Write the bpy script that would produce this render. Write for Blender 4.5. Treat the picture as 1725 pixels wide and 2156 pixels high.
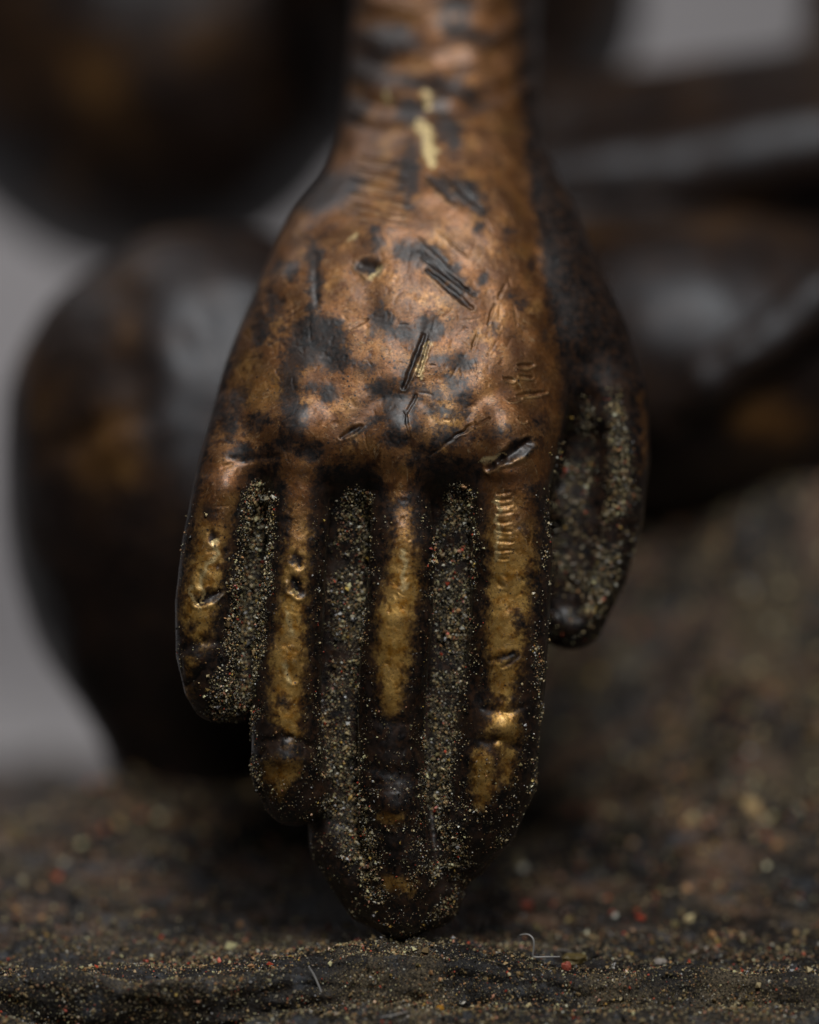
import bpy, math, time
import numpy as np
T0 = time.time()
for o in list(bpy.data.objects): bpy.data.objects.remove(o)
scene = bpy.context.scene
scene.unit_settings.system = 'METRIC'
scene.unit_settings.scale_length = 0.01          # one Blender unit is one centimetre
R = math.radians

# ------------------------------------------------------------------ camera
TILT = R(14.0); DIST = 30.0
FW = np.array([0, math.cos(TILT), -math.sin(TILT)]); UP = np.array([0, math.sin(TILT), math.cos(TILT)])
cam_d = bpy.data.cameras.new('camera'); cam = bpy.data.objects.new('camera', cam_d)
scene.collection.objects.link(cam); scene.camera = cam
cam.location = tuple(-DIST*FW); cam.rotation_euler = (R(90)-TILT, 0, 0)
cam_d.sensor_width = 36; cam_d.lens = 108; cam_d.clip_start = 0.5; cam_d.clip_end = 600
cam_d.dof.use_dof = True; cam_d.dof.focus_distance = DIST+0.13
cam_d.dof.aperture_fstop = 0.108/(2*0.94)        # a pupil of 0.94 cm radius
cam_d.dof.aperture_blades = 0

# ------------------------------------------------------------------ world, light, exposure
world = bpy.data.worlds.new('World'); scene.world = world; world.use_nodes = True
bg = world.node_tree.nodes['Background']; bg.inputs[0].default_value = (0.80, 0.88, 1.0, 1); bg.inputs[1].default_value = 0.012
scene.view_settings.view_transform = 'Standard'; scene.view_settings.look = 'None'
scene.view_settings.exposure = 0.0; scene.view_settings.gamma = 1.0
def area(name, loc, target, sx, sy, power, col):
    d = bpy.data.lights.new(name, 'AREA'); d.shape = 'RECTANGLE'; d.size = sx; d.size_y = sy; d.energy = power; d.color = col
    o = bpy.data.objects.new(name, d); scene.collection.objects.link(o); o.location = loc
    v = np.array(target, float)-np.array(loc, float)
    import mathutils
    o.rotation_euler = mathutils.Vector(v).to_track_quat('-Z', 'Y').to_euler()
    return o
area('overhead_softbox', (3.0, -15, 39), (0, 1, 0), 8.5, 28, 11200, (1.0, 0.98, 0.96))
area('backdrop_lamp', (-16, 44, 40), (0, 40, -4), 46, 30, 9500, (1.0, 0.97, 0.98))  # lamp added over the sweep to brighten the grey backdrop

# ------------------------------------------------------------------ numpy tools
rng = np.random.default_rng(7)
S = 10/2156.0                                     # cm per reference unit at the plane of focus
def P(X, Y, w):
    """a point of the statuette's front view (X right, Y down) at depth w cm behind the plane of focus"""
    k = 1+w/DIST
    return np.array([(X-862.5)*S*k, (1078-Y)*S*k, w])
def to_world(q):
    q = np.asarray(q, float)
    return np.stack([q[:, 0], q[:, 1]*UP[1]+q[:, 2]*FW[1], q[:, 1]*UP[2]+q[:, 2]*FW[2]], 1)
def front(q):
    k = 1+q[:, 2]/DIST
    return q[:, 0]/k/S+862.5, 1078-q[:, 1]/k/S
perm = rng.permutation(256).astype(np.int32); perm = np.concatenate([perm, perm, perm])
gr = rng.normal(size=(256, 3)).astype(np.float32); gr /= np.linalg.norm(gr, axis=1)[:, None]
def noise(p):
    p = np.asarray(p, np.float32); i = np.floor(p).astype(np.int32); f = p-i; i &= 255
    u = f*f*f*(f*(f*6-15)+10); out = 0
    for dx in (0, 1):
        for dy in (0, 1):
            for dz in (0, 1):
                h = perm[perm[perm[(i[:, 0]+dx) & 255]+((i[:, 1]+dy) & 255)]+((i[:, 2]+dz) & 255)]
                g = gr[h]; d = g[:, 0]*(f[:, 0]-dx)+g[:, 1]*(f[:, 1]-dy)+g[:, 2]*(f[:, 2]-dz)
                wt = (u[:, 0] if dx else 1-u[:, 0])*(u[:, 1] if dy else 1-u[:, 1])*(u[:, 2] if dz else 1-u[:, 2])
                out = out+wt*d
    return out*1.6
def fbm(p, oct=4, gain=.5):
    p = np.asarray(p, np.float32); o = 0; a = 1
    for k in range(oct):
        o = o+a*noise(p+17.3*k); p = p*2.03; a *= gain
    return o
def sstep(a, b, x):
    t = np.clip((x-a)/(b-a), 0, 1); return t*t*(3-2*t)
def smin(a, b, k):
    h = np.clip(.5+.5*(b-a)/k, 0, 1); return b*(1-h)+a*h-k*h*(1-h)
def cone(p, a, b, ra, rb):
    ab = (b-a).astype(np.float32); pa = p-a.astype(np.float32)
    t = np.clip((pa@ab)/(ab@ab), 0, 1)
    return np.sqrt(((pa-t[:, None]*ab)**2).sum(1))-(ra+(rb-ra)*t)
def chain(p, pts, k=.1, flat=None):
    d = None
    for a, b in zip(pts[:-1], pts[1:]):
        e = cone(p, P(*a[:3]), P(*b[:3]), a[3], b[3])
        d = e if d is None else np.minimum(d, e)
    return d
def ellip(p, c, r):
    q = (p-c.astype(np.float32)); r = np.array(r, np.float32)
    k0 = np.sqrt(((q/r)**2).sum(1)); k1 = np.sqrt(((q/r**2)**2).sum(1))+1e-6
    return k0*(k0-1)/k1
def surface_net(f, lo, hi, h):
    lo = np.array(lo); n = np.ceil((np.array(hi)-lo)/h).astype(int)+1
    ax = [lo[i]+h*np.arange(n[i]) for i in range(3)]
    V = np.empty(n, np.float32)
    YY, ZZ = np.meshgrid(ax[1], ax[2], indexing='ij'); yz = np.stack([YY.ravel(), ZZ.ravel()], 1)
    step = max(1, int(600000/len(yz)))
    for i in range(0, n[0], step):
        xs = ax[0][i:i+step]
        p = np.empty((len(xs)*len(yz), 3), np.float32); p[:, 0] = np.repeat(xs, len(yz)); p[:, 1:] = np.tile(yz, (len(xs), 1))
        V[i:i+step] = f(p).reshape(len(xs), n[1], n[2])
    s = V < 0
    c = np.zeros(n-1, np.int8)
    for dx in (0, 1):
        for dy in (0, 1):
            for dz in (0, 1): c += s[dx:n[0]-1+dx, dy:n[1]-1+dy, dz:n[2]-1+dz]
    act = (c > 0) & (c < 8); idx = -np.ones(n-1, np.int64); cells = np.argwhere(act); idx[act] = np.arange(len(cells))
    acc = np.zeros((len(cells), 3)); cnt = np.zeros(len(cells))
    corners = [(a, b, d) for a in (0, 1) for b in (0, 1) for d in (0, 1)]
    for A in corners:
        for k in range(3):
            if A[k] == 0:
                B = list(A); B[k] = 1
                va = V[tuple((cells+A).T)]; vb = V[tuple((cells+B).T)]; m = (va < 0) != (vb < 0)
                t = np.where(m, va/(va-vb+1e-12), 0); q = np.tile(np.array(A, float), (len(cells), 1)); q[:, k] += t
                acc[m] += q[m]; cnt[m] += 1
    verts = lo+h*(cells+acc/cnt[:, None])
    faces = []
    for k in range(3):
        a, b = (k+1) % 3, (k+2) % 3
        sl0 = [slice(None)]*3; sl1 = [slice(None)]*3; sl0[k] = slice(0, -1); sl1[k] = slice(1, None)
        s0, s1 = s[tuple(sl0)], s[tuple(sl1)]
        for flip, m in ((0, s0 & ~s1), (1, ~s0 & s1)):
            e = np.argwhere(m); e = e[(e[:, a] > 0) & (e[:, b] > 0) & (e[:, a] < n[a]-1) & (e[:, b] < n[b]-1)]
            def g(da, db):
                q = e.copy(); q[:, a] -= da; q[:, b] -= db; return idx[tuple(q.T)]
            Q = np.stack([g(1, 1), g(0, 1), g(0, 0), g(1, 0)], 1)
            faces.append(Q[:, ::-1] if flip else Q)
    return verts, np.concatenate(faces)
def subdiv(v, q):
    n = len(v); e = np.stack([q, np.roll(q, -1, 1)], 2).reshape(-1, 2); es = np.sort(e, 1)
    key = es[:, 0]*n+es[:, 1]; uk, inv = np.unique(key, return_inverse=True); inv = inv.reshape(-1, 4)
    mid = (v[uk//n]+v[uk % n])/2; cen = v[q].mean(1); ne = len(uk)
    nv = np.concatenate([v, mid, cen]); m = inv+n; c = n+ne+np.arange(len(q))
    nq = np.concatenate([np.stack([q[:, i], m[:, i], c, m[:, (i+3) % 4]], 1) for i in range(4)])
    return nv, nq
def grad(f, p, e=.006):
    p = p.astype(np.float32)
    k = np.array([[1, -1, -1], [-1, -1, 1], [-1, 1, -1], [1, 1, 1]], np.float32)
    vals = [f(p+e*kk) for kk in k]
    g = sum(v[:, None]*kk for v, kk in zip(vals, k))/(4*e); return g, sum(vals)/4
def project(f, v, its=3):
    for _ in range(its):
        g, d = grad(f, v, .01); v = v-g*(np.clip(d, -.05, .05)/np.maximum((g**2).sum(1), .05))[:, None]
    return v
def mesh_normals(v, q):
    nq = np.cross(v[q[:, 2]]-v[q[:, 0]], v[q[:, 3]]-v[q[:, 1]]); out = np.zeros_like(v)
    for i in range(q.shape[1]):
        for k in range(3): out[:, k] += np.bincount(q[:, i], nq[:, k], len(v))
    return out/(np.linalg.norm(out, axis=1)[:, None]+1e-12)
def make(name, v, q, mat, parent=None, attrs=None, cols=None, smooth=True):
    me = bpy.data.meshes.new(name); k = q.shape[1]
    me.vertices.add(len(v)); me.vertices.foreach_set('co', np.asarray(v, np.float32).ravel())
    me.loops.add(q.size); me.loops.foreach_set('vertex_index', q.astype(np.int32).ravel())
    me.polygons.add(len(q)); me.polygons.foreach_set('loop_start', np.arange(0, q.size, k, dtype=np.int32))
    me.update(calc_edges=True)
    me.polygons.foreach_set('use_smooth', np.full(len(q), smooth))
    for a, x in (attrs or {}).items():
        at = me.attributes.new(a, 'FLOAT', 'POINT'); at.data.foreach_set('value', np.asarray(x, np.float32))
    if cols is not None:
        at = me.attributes.new('grain_colour', 'FLOAT_COLOR', 'POINT')
        at.data.foreach_set('color', np.concatenate([cols, np.ones((len(cols), 1))], 1).astype(np.float32).ravel())
    me.materials.append(mat); me.update()
    o = bpy.data.objects.new(name, me); scene.collection.objects.link(o)
    if parent: o.parent = parent
    return o
def tag(o, label=None, cat=None, group=None, kind=None):
    if label: o['label'] = label
    if cat: o['category'] = cat
    if group: o['group'] = group
    if kind: o['kind'] = kind
    return o

# ------------------------------------------------------------------ materials
class G:
    def __init__(s, name):
        s.m = bpy.data.materials.new(name); s.m.use_nodes = True; s.t = s.m.node_tree; s.t.nodes.clear()
        s.out = s.t.nodes.new('ShaderNodeOutputMaterial'); s.b = s.t.nodes.new('ShaderNodeBsdfPrincipled')
        s.t.links.new(s.b.outputs[0], s.out.inputs[0]); s.co = s.t.nodes.new('ShaderNodeTexCoord').outputs['Object']
    def put(s, sock, v):
        if isinstance(v, bpy.types.NodeSocket): s.t.links.new(v, sock)
        elif v is not None:
            sock.default_value = (tuple(v)+(1,))[:4] if isinstance(v, (tuple, list)) and len(v) == 3 and sock.type == 'RGBA' else v
    def attr(s, n, f='Fac'):
        a = s.t.nodes.new('ShaderNodeAttribute'); a.attribute_name = n; return a.outputs[f]
    def math(s, op, a, b=None, c=None, clamp=False):
        n = s.t.nodes.new('ShaderNodeMath'); n.operation = op; n.use_clamp = clamp
        for i, v in enumerate((a, b, c)): s.put(n.inputs[i], v)
        return n.outputs[0]
    def noise(s, scale, detail=3, rough=.55, vec=None, dist=0):
        n = s.t.nodes.new('ShaderNodeTexNoise'); s.put(n.inputs['Vector'], vec or s.co); n.inputs['Scale'].default_value = scale
        n.inputs['Detail'].default_value = detail; n.inputs['Roughness'].default_value = rough; n.inputs['Distortion'].default_value = dist
        return n.outputs['Fac']
    def vor(s, scale, feat='F1', out='Distance', vec=None):
        n = s.t.nodes.new('ShaderNodeTexVoronoi'); n.feature = feat; s.put(n.inputs['Vector'], vec or s.co); n.inputs['Scale'].default_value = scale
        return n.outputs[out]
    def stretch(s, sc):
        n = s.t.nodes.new('ShaderNodeMapping'); s.put(n.inputs['Vector'], s.co); n.inputs['Scale'].default_value = sc; return n.outputs[0]
    def ss(s, x, a, b, lo=0., hi=1.):
        n = s.t.nodes.new('ShaderNodeMapRange'); n.interpolation_type = 'SMOOTHSTEP'
        for i, v in enumerate((x, a, b, lo, hi)): s.put(n.inputs[i], v)
        return n.outputs[0]
    def mix(s, f, a, b):
        n = s.t.nodes.new('ShaderNodeMix'); n.data_type = 'RGBA'; s.put(n.inputs[0], f); s.put(n.inputs[6], a); s.put(n.inputs[7], b); return n.outputs[2]
    def mixf(s, f, a, b):
        n = s.t.nodes.new('ShaderNodeMix'); s.put(n.inputs[0], f); s.put(n.inputs[2], a); s.put(n.inputs[3], b); return n.outputs[0]
    def bump(s, h, strength, dist, prev=None):
        n = s.t.nodes.new('ShaderNodeBump'); s.put(n.inputs['Height'], h); n.inputs['Strength'].default_value = strength; n.inputs['Distance'].default_value = dist
        if prev: s.put(n.inputs['Normal'], prev)
        return n.outputs[0]

def bronze(name, fine=True):
    g = G(name)
    wear, gold, brass_and_lit_lip, dust = g.attr('wear'), g.attr('gold'), g.attr('brass_and_lit_lip'), g.attr('dust')
    n1 = g.noise(9, 5, .62); n2 = g.noise(34, 4, .65); n3 = g.noise(2.4, 3, .5)
    # edge of the worn metal, eaten into by fine noise
    w = g.math('ADD', wear, g.math('MULTIPLY', g.math('SUBTRACT', n1, .5), .50))
    w = g.math('ADD', w, g.math('MULTIPLY', g.math('SUBTRACT', n2, .5), .46))
    worn = g.ss(w, .37, .63) if fine else g.math('MULTIPLY', g.ss(w, .30, .72), .8); halo = g.ss(w, .50, .70)
    spots = g.ss(g.math('ADD', g.vor(11), g.math('MULTIPLY', n2, .22)), .20, .27)          # round dark flecks left in the worn metal
    gate = g.ss(g.noise(3.1, 2), .46, .56)
    spots = g.mixf(gate, 1.0, spots)
    flecks = g.ss(g.noise(55, 3, .7), .34, .43)
    worn = g.math('MULTIPLY', worn, g.math('MULTIPLY', spots, flecks))
    brown = g.mix(g.ss(n1, .38, .64), (.14, .055, .018), (.47, .225, .075))
    brown = g.mix(g.ss(n3, .40, .62), brown, (.30, .125, .038))
    gld = g.mix(g.ss(n1, .35, .62), (.50, .225, .026), (.90, .55, .155))
    metal = g.mix(gold, brown, gld)
    # fine pale scratches where polished
    sc = g.noise(16, 4, .75, g.stretch((1, 3.5, .35)), 1.2)
    metal = g.mix(g.math('MULTIPLY', g.ss(sc, .56, .66), .45), metal, (.72, .53, .30))
    film = g.math('MULTIPLY', g.ss(g.noise(4.5, 6, .68), .42, .60), .72); film = g.math('MULTIPLY', film, g.math('SUBTRACT', 1., g.math('MULTIPLY', gold, .65))); film = g.math('MAXIMUM', film, g.math('MULTIPLY', g.math('SUBTRACT', 1., halo), .6))                # thin brown film over parts of the metal
    metal = g.mix(film, metal, (.095, .040, .018))
    metal = g.mix(brass_and_lit_lip, metal, (.90, .72, .36))
    dark = g.mix(g.ss(n1, .42, .66), (.0075, .0062, .0062), (.026, .016, .012))
    dark = g.mix(g.math('MULTIPLY', g.ss(n3, .52, .66), .5), dark, (.05, .026, .014))
    dark = g.mix(g.math('MULTIPLY', g.ss(g.noise(14, 5, .7), .46, .62), .85), dark, (.055, .026, .013))
    worn = g.math('MAXIMUM', worn, g.math('MULTIPLY', g.math('MULTIPLY', g.ss(g.noise(26, 6, .75), .50, .66), g.ss(wear, .22, .40)), .42))
    col = g.mix(worn, dark, metal)
    # dry dust clinging to the patina
    dn = g.ss(g.math('ADD', g.noise(60, 3, .7), g.math('MULTIPLY', dust, .42)), .64, .78)
    dcol = g.mix(g.ss(g.noise(25, 2), .45, .62), (.022, .020, .015), (.15, .13, .095))
    df = g.math('MULTIPLY', dn, g.math('MINIMUM', g.math('MULTIPLY', dust, 1.1), .9))
    col = g.mix(df, col, dcol)
    g.put(g.b.inputs['Base Color'], col)
    inv = g.math('SUBTRACT', 1., df)
    g.put(g.b.inputs['Metallic'], g.math('MULTIPLY', g.math('MULTIPLY', worn, .62), inv))
    rg = g.mixf(worn, g.ss(n1, .3, .7, .38, .58) if fine else g.ss(n1, .3, .7, .34, .5), g.ss(n2, .3, .7, .36, .56))
    g.put(g.b.inputs['Roughness'], g.mixf(df, rg, .95))
    g.b.inputs['Specular IOR Level'].default_value = .38 if fine else .5
    g.put(g.b.inputs['Specular Tint'], (.92, .96, 1.0, 1) if fine else (.78, .88, 1.0, 1))
    h = g.math('ADD', g.math('MULTIPLY', worn, -.5), g.math('MULTIPLY', n2, .9))
    nb = g.bump(h, .32, .008 if fine else .02)
    nb = g.bump(g.noise(80, 3, .7), .20, .006, nb)
    nb = g.bump(g.ss(sc, .5, .7), .25, .006, nb)
    nb = g.bump(g.math('MULTIPLY', df, g.noise(90, 2, .8)), .8, .02, nb)
    g.put(g.b.inputs['Normal'], nb)
    g.put(g.b.inputs['Coat Weight'], g.math('MULTIPLY', inv, .42 if fine else .20)); g.b.inputs['Coat Roughness'].default_value = .32; g.b.inputs['Coat IOR'].default_value = 1.5
    return g.m
M_hand = bronze('worn_bronze'); M_body = bronze('dark_bronze', False)
def grain_mat():
    g = G('mineral_grit'); g.put(g.b.inputs['Base Color'], g.attr('grain_colour', 'Color')); g.b.inputs['Roughness'].default_value = .35
    g.b.inputs['Specular IOR Level'].default_value = .6; return g.m
M_grit = grain_mat()
def base_mat():
    g = G('dusty_base_metal')
    n1 = g.noise(5, 5, .6); n2 = g.noise(30, 4, .7); n3 = g.noise(70, 3, .75); dust = g.attr('dust'); far = g.attr('far')
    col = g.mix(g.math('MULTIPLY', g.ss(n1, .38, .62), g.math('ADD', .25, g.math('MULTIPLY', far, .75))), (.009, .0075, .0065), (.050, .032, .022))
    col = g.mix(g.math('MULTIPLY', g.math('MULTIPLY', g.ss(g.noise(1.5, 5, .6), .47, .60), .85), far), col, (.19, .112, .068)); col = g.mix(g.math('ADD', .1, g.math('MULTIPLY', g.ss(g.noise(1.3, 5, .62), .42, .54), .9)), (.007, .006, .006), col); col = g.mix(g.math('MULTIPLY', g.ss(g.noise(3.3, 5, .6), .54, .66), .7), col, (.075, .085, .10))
    d = g.ss(g.math('ADD', g.math('ADD', g.math('MULTIPLY', n2, .5), g.math('MULTIPLY', n3, .5)), g.math('MULTIPLY', dust, .26)), .60, .74)
    dc = g.mix(g.ss(g.noise(45, 2), .42, .58), (.050, .040, .025), (.21, .165, .105))
    col = g.mix(g.math('MULTIPLY', d, .85), col, dc)
    g.put(g.b.inputs['Base Color'], col); g.put(g.b.inputs['Roughness'], g.mixf(d, .36, .95)); g.b.inputs['Specular IOR Level'].default_value = .5
    nb = g.bump(n2, .6, .03); nb = g.bump(n3, .5, .015, nb); nb = g.bump(n1, .6, .06, nb); g.put(g.b.inputs['Normal'], nb); return g.m
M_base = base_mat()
def simple(name, col, rough, var=.15, scale=20):
    g = G(name); n = g.noise(scale, 3); c2 = tuple(x*(1-var) for x in col)
    g.put(g.b.inputs['Base Color'], g.mix(n, col, c2)); g.b.inputs['Roughness'].default_value = rough; return g.m
M_backdrop = simple('grey_paper', (.46, .445, .45), .95, .04, .05)
M_fibre = simple('pale_fibre', (.55, .54, .52), .5); M_flake = simple('pale_flake', (.6, .55, .5), .5)

# ------------------------------------------------------------------ the hand and forearm
# stations down the arm: Y, left edge, right edge, depth of the front surface, thickness
ST = np.array([(-330, 728, 1118, 4.8, 2.9), (-120, 724, 1116, 3.8, 2.8), (0, 722, 1116, 3.15, 2.7), (120, 712, 1116, 2.62, 2.5), (215, 700, 1120, 2.15, 2.3),
               (300, 686, 1128, 1.75, 2.1), (360, 655, 1136, 1.42, 2.0), (420, 600, 1146, 1.15, 1.95), (480, 566, 1156, .92, 1.9),
               (560, 532, 1172, .68, 1.85), (640, 505, 1188, .48, 1.8), (720, 474, 1196, .32, 1.75), (800, 452, 1197, .19, 1.65),
               (900, 434, 1190, .07, 1.5), (960, 422, 1180, .03, 1.4), (1010, 415, 1172, .16, 1.25), (1050, 412, 1166, .42, 1.05), (1090, 410, 1160, .78, .8)], float)
wc = ST[:, 3]+ST[:, 4]*.45; kk = 1+wc/DIST
sv = (1078-ST[:, 0])*S*(1+ST[:, 3]/DIST); order = np.argsort(sv)
sL = ((ST[:, 1]-862.5)*S*kk)[order]; sR = ((ST[:, 2]-862.5)*S*kk)[order]; sF = ST[:, 3][order]; sT = ST[:, 4][order]; sv = sv[order]
def smooth_tab(y, v):
    g = np.linspace(sv[0], sv[-1], 400); t = np.interp(g, sv, y); k = np.hanning(31); k /= k.sum()
    t = np.convolve(np.pad(t, 15, mode='edge'), k, 'valid'); return np.interp(v, g, t)
def loft(p):
    v = p[:, 1]; L = smooth_tab(sL, v); Rr = smooth_tab(sR, v); F = smooth_tab(sF, v); T = smooth_tab(sT, v)
    a = (Rr-L)/2; cu = (Rr+L)/2+.10*sstep(0, 3, v); b = T/2; cw = F+b
    x = (p[:, 0]-cu)/a; z = (p[:, 2]-cw)/b
    asym = np.where(x > 0, 2.5, 2.25)
    r = (np.abs(x)**asym+np.abs(z)**2.3+1e-9)**(1/2.35)
    d = (r-1)*np.minimum(a, b)*.8
    return np.maximum(d, np.maximum(v-sv[-1]+.05, (sv[0]-v)+.02))
FING = {
 'little': [(510, 880, .70, .22), (474, 1040, .42, .325), (450, 1150, .36, .315), (437, 1270, .33, .315), (436, 1370, .34, .31), (446, 1440, .40, .28), (456, 1464, .46, .265)],
 'ring':   [(640, 930, .40, .38), (632, 1020, .34, .31), (626, 1150, .28, .30), (612, 1300, .25, .33), (606, 1430, .26, .34), (604, 1540, .28, .345), (606, 1625, .34, .36), (622, 1668, .42, .34)],
 'middle': [(838, 920, .36, .36), (842, 1040, .34, .29), (850, 1150, .26, .32), (838, 1300, .22, .34), (826, 1450, .24, .34), (824, 1570, .30, .33), (826, 1690, .30, .34), (838, 1790, .38, .34), (848, 1850, .44, .35), (846, 1912, .50, .32)],
 'index':  [(1062, 930, .42, .42), (1072, 1040, .38, .40), (1078, 1180, .34, .40), (1072, 1320, .34, .39), (1062, 1440, .36, .40), (1048, 1540, .36, .42), (1034, 1640, .42, .45), (1004, 1720, .52, .42), (968, 1780, .62, .36)],
}
WEB = [[(565, 965, .60, .30), (556, 1080, .80, .33), (545, 1200, .86, .33), (520, 1400, .80, .32), (502, 1462, .70, .27)],
       [(738, 955, .60, .34), (732, 1090, .76, .35), (728, 1180, .80, .34), (724, 1300, .79, .34), (720, 1560, .76, .34), (718, 1700, .76, .34), (722, 1780, .70, .33), (785, 1880, .62, .32)],
       [(955, 950, .60, .36), (954, 1090, .78, .37), (952, 1180, .82, .36), (948, 1300, .81, .36), (932, 1560, .78, .36), (922, 1700, .78, .34), (925, 1810, .68, .34), (905, 1888, .62, .31)]]
THUMB = [(1105, 380, 2.35, .34), (1140, 480, 2.0, .38), (1184, 600, 1.72, .44), (1228, 720, 1.5, .48), (1260, 840, 1.38, .50), (1274, 960, 1.28, .46), (1268, 1080, 1.22, .42), (1246, 1200, 1.2, .37), (1216, 1300, 1.24, .29)]
TWEB = [(1112, 440, 2.0, .32), (1150, 600, 1.46, .40), (1180, 720, 1.25, .40), (1196, 850, 1.45, .42), (1205, 1000, 1.65, .42), (1195, 1180, 1.50, .38), (1180, 1300, 1.42, .27)]
HOLLOW = [(1236, 850, .84, .08), (1226, 930, .84, .24), (1222, 1080, .78, .27), (1208, 1200, .82, .20), (1200, 1270, .95, .10)]
def joint_r(p):
    return 0
def sdf_hand(p):
    d = loft(p)
    w = chain(p, WEB[0])
    for c in WEB[1:]: w = smin(w, chain(p, c), .15)
    f = None
    for c in FING.values():
        e = chain(p, c); f = e if f is None else np.minimum(f, e)
    d = smin(d, w, .18); d = smin(d, f, .13)
    t = smin(chain(p, THUMB), chain(p, TWEB), .28)
    t = -smin(-t, chain(p, HOLLOW), .22)
    return smin(d, t, .14)
print('sdf...', flush=True)
hv, hq = surface_net(sdf_hand, (-2.6, -4.3, -.35), (2.9, 7.2, 6.3), .05)
print('coarse', len(hv), len(hq), time.time()-T0, flush=True)
hv = project(sdf_hand, hv, 3); hv, hq = subdiv(hv, hq); hv = project(sdf_hand, hv, 2)
# the second, finer split only where the surface can face the viewer
nrm = mesh_normals(hv, hq)
hv, hq = subdiv(hv, hq); hv = project(sdf_hand, hv, 1)
# relax the lattice a little
def relax(v, q, it):
    for _ in range(it):
        acc = np.zeros_like(v); cnt = np.bincount(q.ravel(), minlength=len(v))*1.0
        for i in range(4):
            for j in (1, 3):
                src = q[:, (i+j) % 4]
                for k in range(3): acc[:, k] += np.bincount(q[:, i], v[src, k], len(v))
        v = .4*v+.6*acc/(2*cnt)[:, None]
    return v
hv = relax(hv, hq, 2)
nrm = mesh_normals(hv, hq)
print('fine', len(hv), time.time()-T0, flush=True)
X, Y = front(hv)
ff = sstep(.15, .5, -nrm[:, 2]) * (hv[:, 2] < 3.9)           # faces the front

# strokes cut, dented or raised in the cast surface: x0,y0,x1,y1,width,depth,rim
def seg(X, Y, x0, y0, x1, y1):
    dx, dy = x1-x0, y1-y0; t = np.clip(((X-x0)*dx+(Y-y0)*dy)/(dx*dx+dy*dy+1e-9), 0, 1)
    return np.hypot(X-x0-t*dx, Y-y0-t*dy), t
STROKES = [
 (1028, 986, 1060, 966, 6.6, .04, .02), (1056, 968, 1114, 932, 10, .065, .03), (488, 966, 585, 963, 9, .018, .0),
 (515, 970, 470, 985, 6, .02, .0),
 (762, 556, 790, 562, 11, .04, .012), (620, 1168, 630, 1190, 9, .03, .01), (617, 1222, 630, 1246, 11, .06, .03),
 (418, 1270, 462, 1246, 8, .045, .02), (608, 1404, 618, 1432, 8, .02, .01), (420, 1208, 424, 1232, 9, .02, .012), (445, 1120, 452, 1140, 9, .02, .01),
 (884, 500, 942, 552, 3.5, .022, .006), (884, 528, 985, 610, 4, .028, .006), (890, 545, 1000, 622, 4, .028, .006), (900, 572, 996, 648, 5, .034, .006), (925, 485, 985, 540, 3, .02, .005),
 (758, 328, 862, 352, 4, .03, .01), (752, 352, 858, 382, 4, .03, .01), (742, 375, 850, 404, 4, .03, .01), (742, 402, 856, 430, 4, .03, .01), (744, 432, 850, 456, 4, .028, .01), (752, 456, 850, 470, 3.5, .02, .006),
 (900, 372, 960, 430, 6, .03, .008), (930, 360, 1010, 440, 5, .03, .008),
 (893, 704, 852, 815, 5, .035, .015), (905, 716, 880, 790, 2.6, .02, .014), (1042, 640, 1028, 682, 2.6, .025, .006), (1064, 600, 1048, 628, 2.6, .02, .006), (1006, 700, 996, 735, 2.4, .016, .005),
 (720, 920, 760, 896, 5, .035, .016), (852, 862, 876, 965, 2.6, .022, .008), (876, 830, 856, 870, 3, .02, .006), (956, 920, 1030, 880, 3, .025, .01), (905, 960, 1000, 890, 2.5, .02, .006),
 (1092, 770, 1122, 768, 4, .03, .016), (1095, 792, 1120, 796, 3, .022, .014), (1062, 798, 1082, 800, 3, .022, .012), (1090, 832, 1148, 826, 3.4, .026, .014), (1072, 842, 1100, 838, 3, .02, .01), (1094, 880, 1110, 884, 3, .02, .01),
 (740, 690, 775, 670, 3, .018, .006), (664, 540, 668, 640, 8, .018, .0),
 (556, 1560, 610, 1552, 9, .028, .0), (608, 1552, 655, 1570, 9, .032, .0), (655, 1570, 668, 1594, 9, .03, .0), (548, 1596, 560, 1580, 6, .03, 0),
 (1020, 1492, 1066, 1500, 10, .025, .0), (1064, 1500, 1100, 1490, 8, .02, .0), (1014, 1562, 1050, 1556, 11, .03, .0), (1050, 1556, 1092, 1574, 10, .03, .0), (790, 1514, 860, 1524, 14, .02, .0), (790, 1620, 880, 1640, 20, .05, 0), (780, 1660, 800, 1650, 8, .03, 0),
 (385, 1366, 430, 1352, 12, .03, .0), (430, 1352, 470, 1352, 9, .02, .0), (395, 1440, 425, 1412, 8, .04, .0),
 (1035, 1392, 1080, 1376, 6, .03, .01), (1060, 1404, 1092, 1380, 4, .02, .008),
 (1046, 1040, 1076, 1036, 2.6, .02, .01), (1046, 1052, 1076, 1050, 2.6, .02, .01), (1048, 1066, 1078, 1064, 2.6, .02, .01), (1046, 1082, 1078, 1080, 3, .02, .01), (1046, 1100, 1074, 1098, 3, .02, .01), (1048, 1118, 1078, 1120, 3, .022, .01), (1050, 1140, 1078, 1140, 3, .022, .01), (1044, 1160, 1076, 1158, 2.6, .02, .01), (1050, 1176, 1070, 1178, 2.6, .02, .01),
 (1050, 1226, 1060, 1236, 4, .02, .008),
]
sr = np.random.default_rng(3)
for _ in range(80):
    x0 = sr.uniform(480, 1140); y0 = sr.uniform(330, 960); a = sr.choice([.9, -1.1, .2, 1.4])+sr.normal()*.3; l = sr.uniform(8, 42)
    STROKES.append((x0, y0, x0+l*math.cos(a), y0+l*math.sin(a), 2.0, sr.uniform(.003, .009), .002))
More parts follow.
